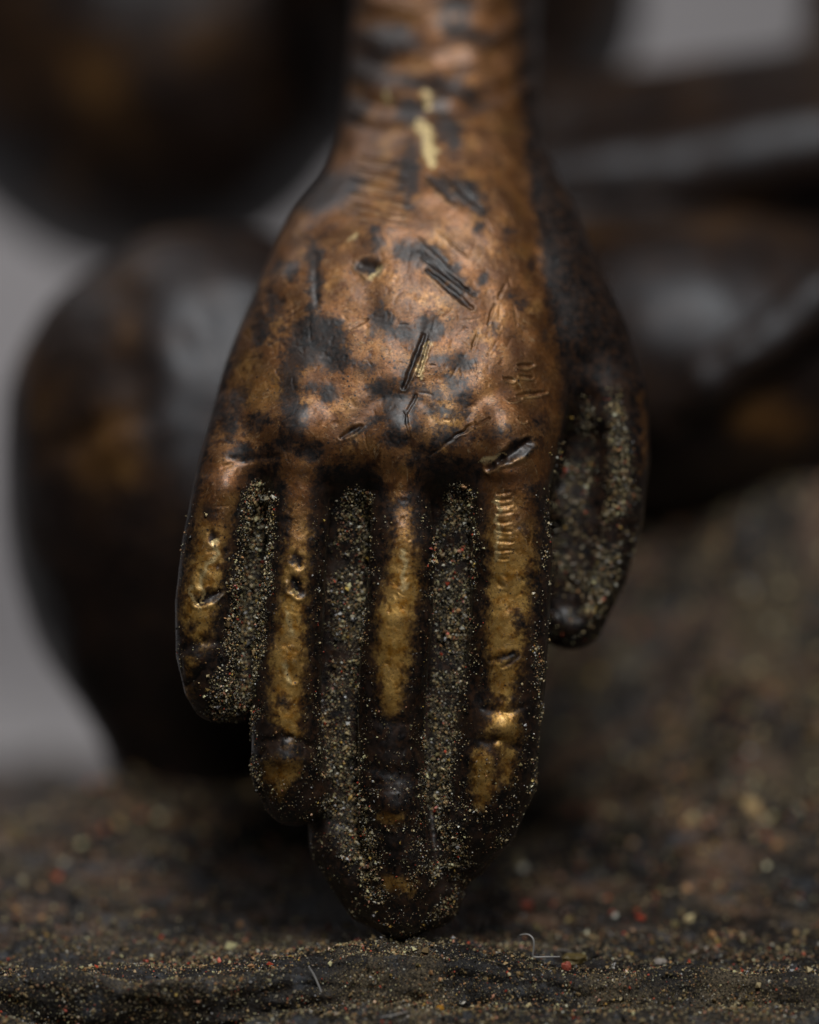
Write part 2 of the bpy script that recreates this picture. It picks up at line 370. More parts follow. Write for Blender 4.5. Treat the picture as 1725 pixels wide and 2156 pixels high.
for _ in range(70):
    x0 = sr.choice([440, 612, 838, 1070])+sr.normal()*16; y0 = sr.uniform(1010, 1480); a = 1.57+sr.normal()*.5; l = sr.uniform(6, 26)
    STROKES.append((x0, y0, x0+l*math.cos(a), y0+l*math.sin(a), 2.0, sr.uniform(.004, .010), .003))
# raised worn beads and ridges: x,y,rx,ry,height
BUMPS = [(822, 1690, 34, 26, .04), (600, 1600, 45, 22, .05), (1056, 1532, 34, 24, .05), (1020, 1610, 34, 34, .04), (900, 300, 16, 60, .03), (905, 216, 12, 10, .03),
         (1062, 1076, 13, 8, .015), (1060, 1130, 12, 16, -.012), (404, 1400, 22, 24, .03), (880, 645, 70, 26, .02), (1000, 1030, 14, 24, .012), (1052, 996, 34, 12, .018),
         (820, 845, 60, 60, -.02), (690, 740, 55, 60, -.012), (560, 660, 40, 90, .015), (930, 770, 60, 50, .012), (850, 950, 90, 30, -.012), (640, 955, 40, 30, -.02)]
wx = fbm(np.stack([X/26, Y/26, hv[:, 2]*0], 1), 3)*5; wy = fbm(np.stack([X/26+40, Y/26, hv[:, 2]*0], 1), 3)*5
disp = np.zeros(len(hv)); cut = np.zeros(len(hv)); lit_lip = np.zeros(len(hv))
for (x0, y0, x1, y1, w, dp, rim) in STROKES:
    m = (X > min(x0, x1)-40) & (X < max(x0, x1)+40) & (Y > min(y0, y1)-40) & (Y < max(y0, y1)+40) & (ff > 0)
    i = np.nonzero(m)[0]; d, t = seg(X[i]+wx[i]*.5, Y[i]+wy[i]*.5, x0, y0, x1, y1); ww = w*(.65+.7*np.sin(np.pi*np.clip(t, .04, .96))**.6*.6)
    g = np.exp(-(d/ww)**2); rr = np.exp(-((d-1.9*ww)/(.6*ww))**2)
    below = sstep(-.3, .8, ((Y[i]+wy[i]*.5)-(y0+(y1-y0)*t))/ww); rr = rr*(.25+.75*below); kd = .48 if w < 6.5 else .65; disp[i] += -kd*dp*g+.5*rim*rr; cut[i] = np.maximum(cut[i], g*min(1, dp/.05)*(.9 if w > 5 else .6)); lit_lip[i] = np.maximum(lit_lip[i], rr*min(1, rim/.014))
for (x, y, rx, ry, hgt) in BUMPS:
    disp += hgt*np.exp(-(((X-x)/rx)**2+((Y-y)/ry)**2))
# folds across the wrist
fold = np.sin((Y+.10*(X-900)**2/60)/13.5+1.6*noise(np.stack([X/90, Y/60, X*0], 1)))
disp += .028*fold*sstep(290, 215, Y)*sstep(-260, -60, Y)
# casting unevenness and hammered dents
pw = hv
disp += .030*fbm(pw*1.3, 2)+.007*noise(pw*4.1)+.0022*noise(pw*9)*(.6+.5*sstep(1000, 1100, Y))+.0009*fbm(pw*26, 2)*(1+.8*sstep(1000, 1100, Y))
fz = sstep(990, 1030, Y)
disp += .035*noise(pw*2.6+3)*sstep(1560, 1760, Y)+.012*noise(pw*7)*sstep(1560, 1700, Y)
disp += -.006*fz*np.abs(noise(pw*5+9))
disp += -.009*sstep(.25, .6, noise(np.stack([X/15, Y/18, X*0], 1)))*ff*(.25+.3*sstep(1000, 1100, Y))
hv2 = hv+nrm*(disp*np.where(ff > 0, ff*.9+.1, .35))[:, None]
print('disp', time.time()-T0, flush=True)

# where the patina is worn through
x_, y_ = X+wx*1.6+5*fbm(np.stack([X/9, Y/9, X*0], 1), 2), Y+wy*1.6
def patch(x, y, rx, ry, ang=0):
    c, s = math.cos(R(ang)), math.sin(R(ang)); dx, dy = x_-x, y_-y; a = (dx*c+dy*s)/rx; b = (-dx*s+dy*c)/ry
    return (1-np.hypot(a, b))*min(rx, ry)
def ribbon(pts):
    o = np.full(len(X), -200.)
    for (xa, ya, ra), (xb, yb, rb) in zip(pts[:-1], pts[1:]):
        d, t = seg(x_, y_, xa, ya, xb, yb); o = np.maximum(o, ra+(rb-ra)*t-d)
    return o
stY = ST[:, 0]; Lx = np.interp(Y, stY, ST[:, 1]); edgeR = np.interp(Y, [-300, 0, 300, 450, 600, 750, 850, 950, 1010], [1085, 1090, 1105, 1128, 1150, 1176, 1182, 1172, 1150])
sw = np.minimum(np.minimum((x_-Lx-18), edgeR-x_), np.interp(X, [380, 500, 520, 590, 600, 650, 665, 800, 820, 850, 866, 1005, 1025, 1180], [1000, 1000, 978, 975, 1010, 1010, 972, 978, 1030, 1025, 955, 960, 1010, 1010])-y_)
RIB = [
 [(476, 985, 42), (466, 1030, 36), (448, 1100, 32), (440, 1170, 30), (424, 1240, 34), (416, 1300, 30), (420, 1345, 18)],
 [(625, 975, 30), (630, 1040, 21), (630, 1110, 17), (622, 1180, 21), (618, 1250, 22), (612, 1310, 28), (606, 1400, 32), (606, 1490, 31), (616, 1548, 14)],
 [(838, 990, 34), (840, 1040, 16)], [(850, 1078, 12), (848, 1150, 22), (850, 1230, 34), (832, 1310, 34), (826, 1400, 31), (824, 1492, 17)],
 [(1064, 990, 42), (1076, 1080, 47), (1080, 1180, 46), (1070, 1290, 38), (1064, 1360, 36), (1058, 1445, 24)], [(1058, 1500, 24), (1060, 1545, 34)], [(1018, 1590, 13), (1020, 1650, 24), (1014, 1685, 12)], [(1070, 1590, 12), (1066, 1640, 10)],
 [(575, 1630, 22), (606, 1620, 20), (584, 1668, 12)], [(812, 1718, 9), (836, 1722, 8)], [(818, 1862, 12), (856, 1868, 10)], [(402, 1400, 8), (392, 1460, 6)]]
for r_ in RIB: sw = np.maximum(sw, ribbon(r_))
DARK = [(672, 712, 52, 34, 0), (700, 745, 34, 36, 0), (640, 740, 36, 30, 0), (612, 800, 16, 60, 0), (618, 870, 20, 50, 0), (664, 580, 9, 52, 0), (690, 402, 62, 34, -30), (730, 385, 26, 24, 0), (862, 368, 18, 58, 0),
 (886, 535, 42, 22, 10), (930, 566, 34, 26, 30), (962, 600, 40, 15, 40), (790, 487, 10, 9, 0), (790, 515, 12, 9, 0), (776, 560, 20, 13, 0), (908, 694, 24, 20, 0), (885, 735, 11, 36, 22), (858, 800, 14, 30, 10), (972, 762, 21, 19, 0), (940, 755, 22, 7, 10),
 (805, 672, 12, 28, -20), (830, 700, 26, 10, 0), (806, 820, 30, 24, 0), (838, 842, 28, 18, 0), (838, 876, 24, 30, 0), (832, 925, 28, 22, 0), (900, 975, 54, 18, 0), (940, 925, 40, 16, 0), (690, 828, 9, 12, 0), (660, 815, 8, 6, 0), (548, 890, 22, 17, 0), (655, 955, 26, 20, 0), (548, 700, 12, 26, 0), (520, 955, 36, 8, 0),
 (1148, 703, 9, 9, 0), (1050, 912, 16, 8, 0), (1024, 918, 9, 6, 0), (1098, 945, 26, 13, -30), (1060, 970, 28, 9, -30), (1140, 890, 8, 22, -20), (985, 405, 38, 22, 35), (935, 392, 26, 15, 30), (1008, 440, 16, 16, 0), (1010, 478, 9, 8, 0), (1074, 490, 14, 10, 0),
 (940, 262, 17, 46, -20), (866, 236, 26, 22, 0), (815, 85, 56, 30, 0), (760, 140, 34, 26, 0), (900, 180, 60, 11, 8), (985, 205, 26, 12, 20), (985, 70, 40, 12, 20), (960, 10, 22, 12, 0), (740, 230, 24, 30, 0),
 (902, 825, 22, 8, 20), (955, 812, 14, 22, 0), (975, 840, 10, 22, 0), (940, 868, 34, 9, 10), (870, 855, 9, 22, 0), (760, 905, 28, 6, -30), (600, 930, 16, 22, 0), (500, 850, 14, 26, 10), (480, 900, 12, 20, 0), (575, 640, 7, 16, 0), (585, 560, 6, 8, 0), (610, 575, 6, 6, 0), (530, 620, 10, 30, 0),
 (437, 1075, 20, 18, 0), (448, 1128, 8, 10, 0), (440, 1256, 26, 9, -20), (402, 1320, 12, 12, 0), (598, 1478, 11, 12, 0), (620, 1225, 12, 16, 0), (622, 1175, 9, 10, 0), (1100, 1105, 11, 14, 0), (1116, 1220, 12, 30, 0), (1095, 1310, 16, 22, 0), (1082, 1386, 22, 11, -30), (1044, 1540, 9, 6, 0), (1036, 1600, 10, 8, 0), (600, 1180, 8, 8, 0), (1118, 1030, 14, 20, 0), (1112, 1380, 14, 30, 0),
 (1040, 690, 5, 5, 0), (700, 680, 20, 12, 0), (640, 1000, 10, 8, 0), (770, 770, 14, 8, 0), (742, 930, 8, 6, 0), (730, 968, 12, 7, 0), (1080, 620, 6, 5, 0), (1010, 590, 5, 5, 0), (1120, 560, 8, 10, 0), (1100, 640, 9, 7, 0), (880, 900, 6, 22, -10), (730, 1000, 20, 8, 0), (955, 905, 20, 7, 10)]
for d_ in DARK: sw = np.minimum(sw, -patch(*d_)*1.15)
wear = np.clip(.5+sw/85, 0, .95)-.14*sstep(.0, .7, fbm(np.stack([X/75, Y/90, X*0+4], 1), 4))*sstep(1010, 940, Y)+.03*sstep(950, 1000, Y)-.10*sstep(800, 500, X)*sstep(1000, 800, Y)
arm = sstep(420, 150, Y)
wear = np.where(Y < 450, wear-.10*arm, wear)
wear = wear-.30*np.clip(cut, 0, 1)
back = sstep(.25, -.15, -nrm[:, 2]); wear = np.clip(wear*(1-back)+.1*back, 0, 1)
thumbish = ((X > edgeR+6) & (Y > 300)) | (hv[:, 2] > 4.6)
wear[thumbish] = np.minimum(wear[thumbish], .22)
wear = np.maximum(wear, np.clip(.5+ribbon([(1350, 830, 5), (1358, 930, 8), (1350, 1000, 3)])/30, 0, 1)*.95)
gold = np.clip(sstep(1000, 1250, Y)*.95+.25*fbm(np.stack([X/60, Y/60, X*0], 1), 2)+.35*np.exp(-((X-560)/60)**2-((Y-810)/60)**2)+.3*np.exp(-((X-940)/50)**2-((Y-900)/60)**2), 0, 1)
GR = [[(900, 205, 9), (900, 225, 9)], [(885, 262, 12), (900, 285, 12), (905, 320, 13), (908, 345, 5)], [(812, 195, 5), (814, 208, 5)], [(452, 1140, 6), (455, 1170, 3), (432, 1195, 4), (424, 1225, 4), (428, 1265, 4)], [(740, 500, 3), (752, 495, 3)], [(780, 580, 5), (800, 565, 4)],
      [(624, 1250, 4), (616, 1240, 4)], [(1048, 1050, 3), (1048, 1180, 2)], [(850, 1160, 4), (852, 1240, 3)], [(600, 1400, 4), (612, 1440, 3)], [(606, 1290, 3), (612, 1340, 3)], [(400, 1240, 3), (420, 1280, 3)], [(1010, 975, 3), (1062, 958, 2)], [(880, 790, 2), (905, 720, 2)]]
brass_and_lit_lip = np.zeros(len(X))
for r_ in GR: brass_and_lit_lip = np.maximum(brass_and_lit_lip, np.clip(.5+ribbon(r_)/8, 0, 1))
brass_and_lit_lip = np.maximum(brass_and_lit_lip*.9, lit_lip*.26*(.5+.5*noise(pw*12)))*ff  # rubbed brass, plus lower rims of cuts painted paler as if lit
wear = np.maximum(wear, np.where(brass_and_lit_lip > .5, .75, 0))
# grit collects in the hollows between the fingers
def soft(pts, scale=1., fall=22):
    return sstep(-fall, fall, ribbon(pts))*scale
dust = np.maximum.reduce([soft([(545, 1035, 26), (535, 1150, 36), (520, 1280, 38), (500, 1400, 42), (480, 1480, 42)]), soft([(520, 1500, 22), (530, 1620, 10), (545, 1700, 8)], .9),
    soft([(752, 1060, 30), (738, 1180, 36), (728, 1330, 34), (716, 1480, 32), (712, 1620, 34), (728, 1720, 36), (760, 1820, 30), (790, 1880, 20)]),
    soft([(966, 1050, 30), (955, 1180, 40), (950, 1330, 36), (940, 1480, 32), (925, 1600, 30), (915, 1700, 28)]), soft([(935, 1760, 34), (970, 1790, 26), (910, 1840, 20)], .8),
    soft([(1132, 1350, 8), (1146, 1450, 9), (1140, 1600, 9), (1125, 1670, 8)], .8), soft([(1240, 860, 20), (1215, 1000, 40), (1196, 1150, 34), (1210, 1280, 30)], .42), soft([(1290, 830, 12), (1308, 920, 20), (1308, 1040, 26), (1288, 1160, 26), (1250, 1290, 26)], 1.0), soft([(1180, 950, 6), (1160, 1100, 8), (1150, 1200, 6)], .5)])
dust = np.maximum(dust, .30*sstep(1480, 1760, Y)*ff*(.6+.8*fbm(pw*3, 2)))
dust = np.clip(dust*(.72+.75*fbm(pw*3.2, 3)), 0, 1)
dust = np.maximum(dust, .10*sstep(1000, 1100, Y)*(wear < .4))
wear = np.where(dust > .45, np.minimum(wear, .2), wear)
print('attrs', time.time()-T0, flush=True)

def empty(name, loc):
    o = bpy.data.objects.new(name, None); scene.collection.objects.link(o); o.location = loc; o.empty_display_size = 1; return o
statue = tag(empty('bronze_statuette', (0, 0, 0)), 'seated bronze figure with worn golden hand hanging straight down over its crossed leg', 'statuette')
hand = make('hand', to_world(hv2), hq, M_hand, statue, dict(wear=wear, gold=gold, brass_and_lit_lip=brass_and_lit_lip, dust=dust))
hand['label'] = 'right hand with worn golden ridges and grit in the grooves between fingers'

# ------------------------------------------------------------------ the seated body behind
def sdf_body(p):
    k = 1.2
    d = ellip(p, P(445, 1030, 6.4), (432*S*1.21, 550*S*1.21, 2.3))
    d = smin(d, ellip(p, P(262, 885, 6.5), (245*S*1.21, 292*S*1.21, 1.5)), .35)
    d = smin(d, chain(p, [(640, 900, 7.4, 2.1), (900, 760, 11.5, 2.3)]), .8)
    d = smin(d, chain(p, [(322, 1330, 6.2, 1.0), (402, 1560, 6.4, .98), (420, 1680, 6.5, 1.0)]), .6)
    t = ellip(p, P(300, 40, 15.5), (500*S*1.52, 530*S*1.52, 3.2))
    t = smin(t, ellip(p, P(960, -80, 14), (405*S*1.45, 470*S*1.45, 3.4)), .6)
    d = smin(d, t, .5)
    lap = chain(p, [(1010, 350, 11.8, 1.1), (1500, 315, 10.6, 1.2), (1850, 270, 10.5, 1.2), (2300, 240, 10.5, 1.2)])
    d = smin(d, lap, .8); d = smin(d, chain(p, [(1790, 260, 11, .8), (1830, 60, 11.2, .9), (1860, -250, 11.6, 1.0), (1700, -900, 12, 1.4)]), .5)
    f2 = chain(p, [(1150, 400, 9.4, .60), (1400, 370, 9.2, .60), (1750, 315, 9.0, .62), (2300, 250, 9, .65)])
    d = smin(d, f2, .8)
    leg = ellip(p, P(1480, 790, 8.2), (520*S*1.27, 345*S*1.27, 2.3))
    leg = smin(leg, chain(p, [(1500, 800, 8.4, 1.5), (2300, 700, 8.6, 1.9)]), .6)
    leg = smin(leg, chain(p, [(900, 700, 9, 1.3), (1300, 620, 8.4, 1.0)]), .5)
    leg = smin(leg, ellip(p, P(1580, 1010, 9.6), (3.4, 1.75, 1.9)), .5)
    d = smin(d, leg, .3)
    d = smin(d, ellip(p, P(700, -1050, 12.0), (8.5, 3.4, 4.2)), .8)      # unseen chest mass above the frame, added to shade torso and lap
    # upper arm reaching up out of the frame
    a = chain(p, [(905, -250, 6.4, 1.0), (900, -700, 9.5, 1.5), (800, -900, 13, 1.8)])
    return smin(d, a, .3)
bv, bq = surface_net(sdf_body, (-9.5, -6.2, 3.6), (11.0, 19, 20.5), .19)
bv = project(sdf_body, bv, 3); bv, bq = subdiv(bv, bq); bv = project(sdf_body, bv, 2); bv = relax(bv, bq, 1)
bn = mesh_normals(bv, bq); XB, YB = front(bv)
bd = .06*fbm(bv*.6, 2)+.015*fbm(bv*2.2, 3)
kn = (bv[:, 2] < 9)&(XB < 900)
bd += kn*(.08*np.exp(-((XB-(345+.10*(YB-700)))/60)**2)*np.exp(-((YB-720)/190)**2)-.04*np.exp(-((XB-425)/60)**2-((YB-690)/50)**2)-.10*np.exp(-((YB-(1000-.45*XB))/26)**2)*sstep(340, 240, XB)*sstep(60, 160, XB)+.10*np.exp(-((XB-250)/60)**2-((YB-910)/80)**2))

# engraved folds of the robe

bv2 = bv+bn*bd[:, None]
bw = .30+.28*fbm(bv*.9+3, 3)
def bp(x, y, rx, ry, a): return a*np.exp(-(((XB-x)/rx)**2+((YB-y)/ry)**2))
bw += bp(255, 900, 70, 90, .26)+bp(285, 660, 60, 140, .16)+bp(380, 1080, 60, 60, .12)+bp(180, 240, 90, 130, .2)-bp(360, 780, 50, 160, .5)-bp(600, 500, 120, 60, .4)-bp(450, 1400, 400, 300, .25)-bp(560, 620, 120, 220, .3)
bw += bp(1250, 500, 70, 36, .28)+bp(1540, 470, 110, 50, .24)+bp(1580, 880, 90, 40, .2)-bp(1440, 600, 160, 90, .35)-bp(1500, 330, 300, 60, .5)
bdust = np.clip(.0+.10*sstep(.5, .95, bn[:, 1])+.15*fbm(bv*1.4, 2), 0, .4)
body = make('body', to_world(bv2), bq, M_body, statue, dict(wear=np.clip(bw, 0, .78), gold=np.full(len(bv), .25), brass_and_lit_lip=np.zeros(len(bv)), dust=bdust))
body['label'] = 'dark seated torso and crossed legs, out of focus behind the hand'
# raised hem of the robe across the leg
def tube_sdf(p): return chain(p, [(1372, 970, 7.1, .22), (1402, 880, 6.3, .40), (1490, 805, 5.9, .36), (1620, 720, 5.85, .34), (1740, 625, 5.95, .34), (2000, 440, 6.6, .36)])
tv, tq = surface_net(tube_sdf, (2.2, -.6, 4.9), (7.6, 5, 7.8), .07); tv = project(tube_sdf, tv, 2)
tn = mesh_normals(tv, tq); tv = tv+tn*(.04*fbm(tv*1.5, 2))[:, None]
make('robe_hem', to_world(tv), tq, M_body, statue, dict(wear=np.clip(.22+.2*fbm(tv, 2), 0, 1), gold=np.zeros(len(tv)), brass_and_lit_lip=np.zeros(len(tv)), dust=np.full(len(tv), .15)))
print('body', len(bv), time.time()-T0, flush=True)

# ------------------------------------------------------------------ the base it sits on
def base_h(x, y):
    p = np.stack([x, y, 0*x], 1)
    z = np.full(len(x), -4.42)+.07*noise(p*.8)+.06*noise(p*2.3+5)*sstep(-.9, -.3, y)+.032*fbm(p*6, 3)*(.35+.65*sstep(-.9, -.5, y))-.05*sstep(-.95, -.6, y)
    z += 2.0*sstep(.8, 5.6, x)*sstep(.2, 6.5, y)+.35*sstep(1, 4, x)*sstep(.5, 3, y)*noise(p*.7+8)
    z += 1.7*sstep(4.3, 7.6, y)*sstep(.6, 2.6, x)
    z += .10*sstep(1.0, 3.0, y)*(1+noise(p*1.7+2))
    z += .30*np.exp(-(np.abs(x+.02+.15*noise(p*2.5))/.95)**1.7-((y+.74)/.40)**2)*(1+.45*noise(p*3))                     # mound under the fingertips
    fr = -1.16+.02*x*np.exp(-(x/3)**2)-.05*np.exp(-((x+2.6)/.5)**2)+.09*noise(np.stack([x*.9, 0*x, 0*x+3], 1))+.025*noise(np.stack([x*4, 0*x, 0*x+7], 1))
    z += (.12+.08*np.exp(-((x+2.65)/.35)**2))*np.exp(-((y-fr-.06)/.075)**2)*(.7+.8*noise(np.stack([x*1.3, 0*x, 0*x+1], 1)))
    drop = sstep(fr+.0, fr-.14, y)
    low = -.20-.14*sstep(-1.2, -2.6, y)**1.0-3.*sstep(-2.3, -4.0, y)
    low += -.62*np.exp(-((x+2.7)/.85)**2)*np.exp(-((y+1.46)/.22)**2)+.06*fbm(p*3+4, 3)
    low += .05*np.exp(-((y+1.55)/.08)**2)
    z += drop*low
    z += .012*fbm(p*18, 3)
    z += .50*np.exp(-((y+2.85)/.36)**2)*sstep(.1, 1.6, x+.4*noise(p*2))*(1+.3*noise(p*1.5))
    edge = sstep(5.0, 6.2, y+1.9*sstep(-2.6, -5.6, x)+.25*noise(p*.7))*sstep(-1.0, -2.4, x)
    z -= 3.2*edge
    z -= 3.2*sstep(15, 17, y)+3.2*sstep(-7, -8.4, x)
    return z
ys = [-4.0]
while ys[-1] < 17.4:
    y = ys[-1]; ys.append(y+(.045 if y < -2.3 else .014 if y < -.4 else .014+.016*(y+.4)))
xs = [0.0]
while xs[-1] < 10: xs.append(xs[-1]+(.018 if xs[-1] < 4.6 else .018+.05*(xs[-1]-4.6)))
xs = np.array(xs); xs = np.concatenate([-xs[:0:-1], xs]); ys = np.array(ys)
XX, YY = np.meshgrid(xs, ys, indexing='ij'); gx, gy = XX.ravel(), YY.ravel(); gz = base_h(gx, gy)
nx, ny = len(xs), len(ys); I = np.arange(nx*ny).reshape(nx, ny)
gq = np.stack([I[:-1, :-1], I[1:, :-1], I[1:, 1:], I[:-1, 1:]], -1).reshape(-1, 4)
# close it underneath with skirt and floor
rim = np.concatenate([I[:, 0], I[-1, 1:], I[::-1, -1][1:], I[0, ::-1][1:-1]])
gv = np.stack([gx, gy, gz], 1); lowv = gv[rim].copy(); lowv[:, 2] = -8.6; nb0 = len(gv)
r2 = np.arange(len(rim)); nxt = (r2+1) % len(rim)
skirt = np.stack([rim, nb0+r2, nb0+nxt, rim[nxt]], 1)
gv = np.concatenate([gv, lowv]); gq = np.concatenate([gq, skirt])
gdust = np.clip(.16+.85*fbm(gv*np.array([1.2, 1.2, .5]), 3)+.5*np.exp(-((gv[:, 0]+.02)/.5)**2-((gv[:, 1]+.75)/.3)**2)+.25*sstep(2, 5, gv[:, 0]), 0, 1)
def warp(q):
    q = q.copy(); w_ = np.exp(-((q[:, 1]+1.19)/.14)**2)
    q[:, 1] -= (.22*np.exp(-((q[:, 0]+2.5)/1.1)**2)+.04)*w_+.05*fbm(q*np.array([2.2, 3, 9]), 3)*np.exp(-((q[:, 1]+1.3)/.3)**2)
    q[:, 2] += .030*fbm(q*np.array([3, 7, 3])+5, 3)*np.exp(-((q[:, 1]+1.55)/.45)**2)
    return q
gv = warp(gv)
gdust = gdust-.6*np.exp(-((gv[:, 1]+1.15)/.07)**2)*(gv[:, 0] < -.4)*(.6+noise(gv*1.5))+.35*np.exp(-((gv[:, 1]+1.3)/.15)**2)
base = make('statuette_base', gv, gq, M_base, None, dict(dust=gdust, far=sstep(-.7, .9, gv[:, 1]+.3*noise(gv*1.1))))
tag(base, 'rough dark base coated in dust and grit beneath the hanging hand', 'statue base')
print('base', len(gv), time.time()-T0, flush=True)

# ------------------------------------------------------------------ loose grit
PAL = np.array([(.52, .42, .23), (.36, .25, .12), (.18, .15, .07), (.60, .54, .38), (.22, .19, .12), (.04, .035, .025), (.40, .22, .10), (.55, .09, .045), (.50, .32, .08), (.80, .76, .64), (.010, .009, .008), (.42, .21, .13)])
PW = np.array([.17, .13, .13, .08, .09, .17, .06, .018, .022, .030, .16, .02]); PW /= PW.sum()
PB = PW*np.array([1, 1.6, 1, .45, .8, 1.2, 2.2, 2.4, 1.2, .35, 1.2, 2.6]); PB /= PB.sum()
OCT = np.array([(1, 0, 0), (-1, 0, 0), (0, 1, 0), (0, -1, 0), (0, 0, 1), (0, 0, -1)], float)
OF = np.array([(0, 2, 4), (2, 1, 4), (1, 3, 4), (3, 0, 4), (2, 0, 5), (1, 2, 5), (3, 1, 5), (0, 3, 5)])
def grit(name, pos, size, weights=PW):
    n = len(pos); q = rng.normal(size=(n, 4)); q /= np.linalg.norm(q, axis=1)[:, None]; w, x, y, z = q.T
    M = np.stack([1-2*(y*y+z*z), 2*(x*y-z*w), 2*(x*z+y*w), 2*(x*y+z*w), 1-2*(x*x+z*z), 2*(y*z-x*w), 2*(x*z-y*w), 2*(y*z+x*w), 1-2*(x*x+y*y)], 1).reshape(n, 3, 3)
    sc = rng.uniform(.55, 1.25, (n, 1, 3)); v = OCT[None]*sc*rng.uniform(.6, 1.15, (n, 6, 1))+rng.normal(size=(n, 6, 3))*.16
    v = np.einsum('nij,nkj->nki', M, v)*size[:, None, None]*.5+pos[:, None]
    f = (OF[None]+6*np.arange(n)[:, None, None]).reshape(-1, 3)
    c = PAL[rng.choice(len(PAL), n, p=weights)]*np.clip(1.2*np.exp(.5*rng.normal(size=(n, 1))), .3, 1.9); c = np.minimum(c, .85)
    return make(name, v.reshape(-1, 3), f, M_grit, None, None, np.repeat(c, 6, 0), smooth=False)
def lognorm(n, med, sig, lo, hi): return np.clip(med*np.exp(sig*rng.normal(size=n)), lo, hi)
# on the hand
vis = -mesh_normals(hv2, hq)[:, 2]
prob = (np.clip(dust, 0, 1)**2.2)*np.clip(vis+.5, 0, 1)*(hv2[:, 2] < 2.6)+.0012*sstep(1000, 1250, Y)*(vis > 0)*(wear < .45)+.0035*sstep(1450, 1700, Y)*(vis > 0)
prob = prob*np.where(hv2[:, 2] < .9, .12+.88*sstep(.1, .5, vis), 1)*(.12+1.2*sstep(-.25, .45, noise(hv*5))+.7*sstep(0, .5, noise(hv*12)))
n1 = 52000; idx = rng.choice(len(hv2), n1, p=prob/prob.sum(), replace=False)
sz = lognorm(n1, .0150, .52, .008, .068)*(.6+.4*np.clip(dust[idx]*1.6, 0, 1)); pos = hv2[idx]+rng.normal(size=(n1, 3))*.006
nn = nrm[idx]; pos = pos+nn*(sz*.18)[:, None]
tag(grit('hand_grit', to_world(pos), sz), 'tan, grey and red grains packed in the grooves between the fingers', 'grit', kind='stuff')
# on the base: uniform in view, larger behind the plane of focus
n2 = 60000
px = rng.uniform(-4.8, 6.8, n2*2); py = np.concatenate([rng.uniform(-2.3, .3, n2), rng.uniform(.3, 9.5, n2)])
dd = fbm(np.stack([px*1.1, py*1.1, 0*px], 1), 3); keep = rng.random(n2*2) < (.20+.55*sstep(-.3, .4, dd)+.25*sstep(1.5, 4, px))
keep &= ~((np.abs(py+1.08) < .06) & (rng.random(n2*2) < .6)); keep &= ~((py > .3) & (rng.random(n2*2) < .2)); keep &= rng.random(n2*2) < .25+.9*sstep(-.25, .35, fbm(np.stack([px*2.6, py*2.6, 0*px+2], 1), 3))
px, py = px[keep], py[keep]; m = len(px); sz = lognorm(m, .019, .50, .008, .10)*(1+.55*sstep(0, 2.5, py)+.4*sstep(1, 4, px)*sstep(0, 2, py))
tag(grit('base_grit', warp(np.stack([px, py, base_h(px, py)+sz*.2], 1)), sz, PB), 'coloured sand grains scattered over the dark base', 'grit', kind='stuff')
fq = gq[:(nx-1)*(ny-1)]; A = np.linalg.norm(np.cross(gv[fq[:, 2]]-gv[fq[:, 0]], gv[fq[:, 3]]-gv[fq[:, 1]]), axis=1)/2; c = gv[fq].mean(1)
pr = A*((c[:, 1] > -2.4) & (c[:, 1] < .1) & (np.abs(c[:, 0]) < 4.7)); pr = pr*(1-.8*np.exp(-((c[:, 1]+1.13)/.06)**2)*(c[:, 0] < .8))*(.12+.95*sstep(-.25, .35, fbm(c*np.array([1.7, 3, 3]), 3))+.6*np.exp(-((c[:, 0]+.05)/.7)**2-((c[:, 1]+.9)/.35)**2)+.5*np.exp(-((c[:, 1]+1.45)/.25)**2))
m = 44000; j = rng.choice(len(fq), m, p=pr/pr.sum()); u = rng.random((m, 2)); qa, qb, qc, qd = (gv[fq[j, k]] for k in range(4))
fp = (qa*(1-u[:, :1])+qb*u[:, :1])*(1-u[:, 1:])+(qd*(1-u[:, :1])+qc*u[:, :1])*u[:, 1:]; sz = lognorm(m, .0125, .45, .006, .04)
fp[:, 2] += sz*.15; fp[:, 1] -= sz*.15
tag(grit('fine_sand', fp, sz), 'finest sand peppered along the front ledge and the mound below the fingertips', 'sand', kind='stuff')
# a coarser crumb here and there
m = 4200; px = rng.uniform(-4.8, 6.8, m); py = -1.9+10*rng.random(m)**.8; sz = lognorm(m, .042, .40, .022, .12)*(1+.7*sstep(0, 4, py))
tag(grit('coarse_crumbs', warp(np.stack([px, py, base_h(px, py)+sz*.2], 1)), sz, PB), 'coarser crumbs of sand lying among the fine grit', 'grit', kind='stuff')
print('grit', time.time()-T0, flush=True)

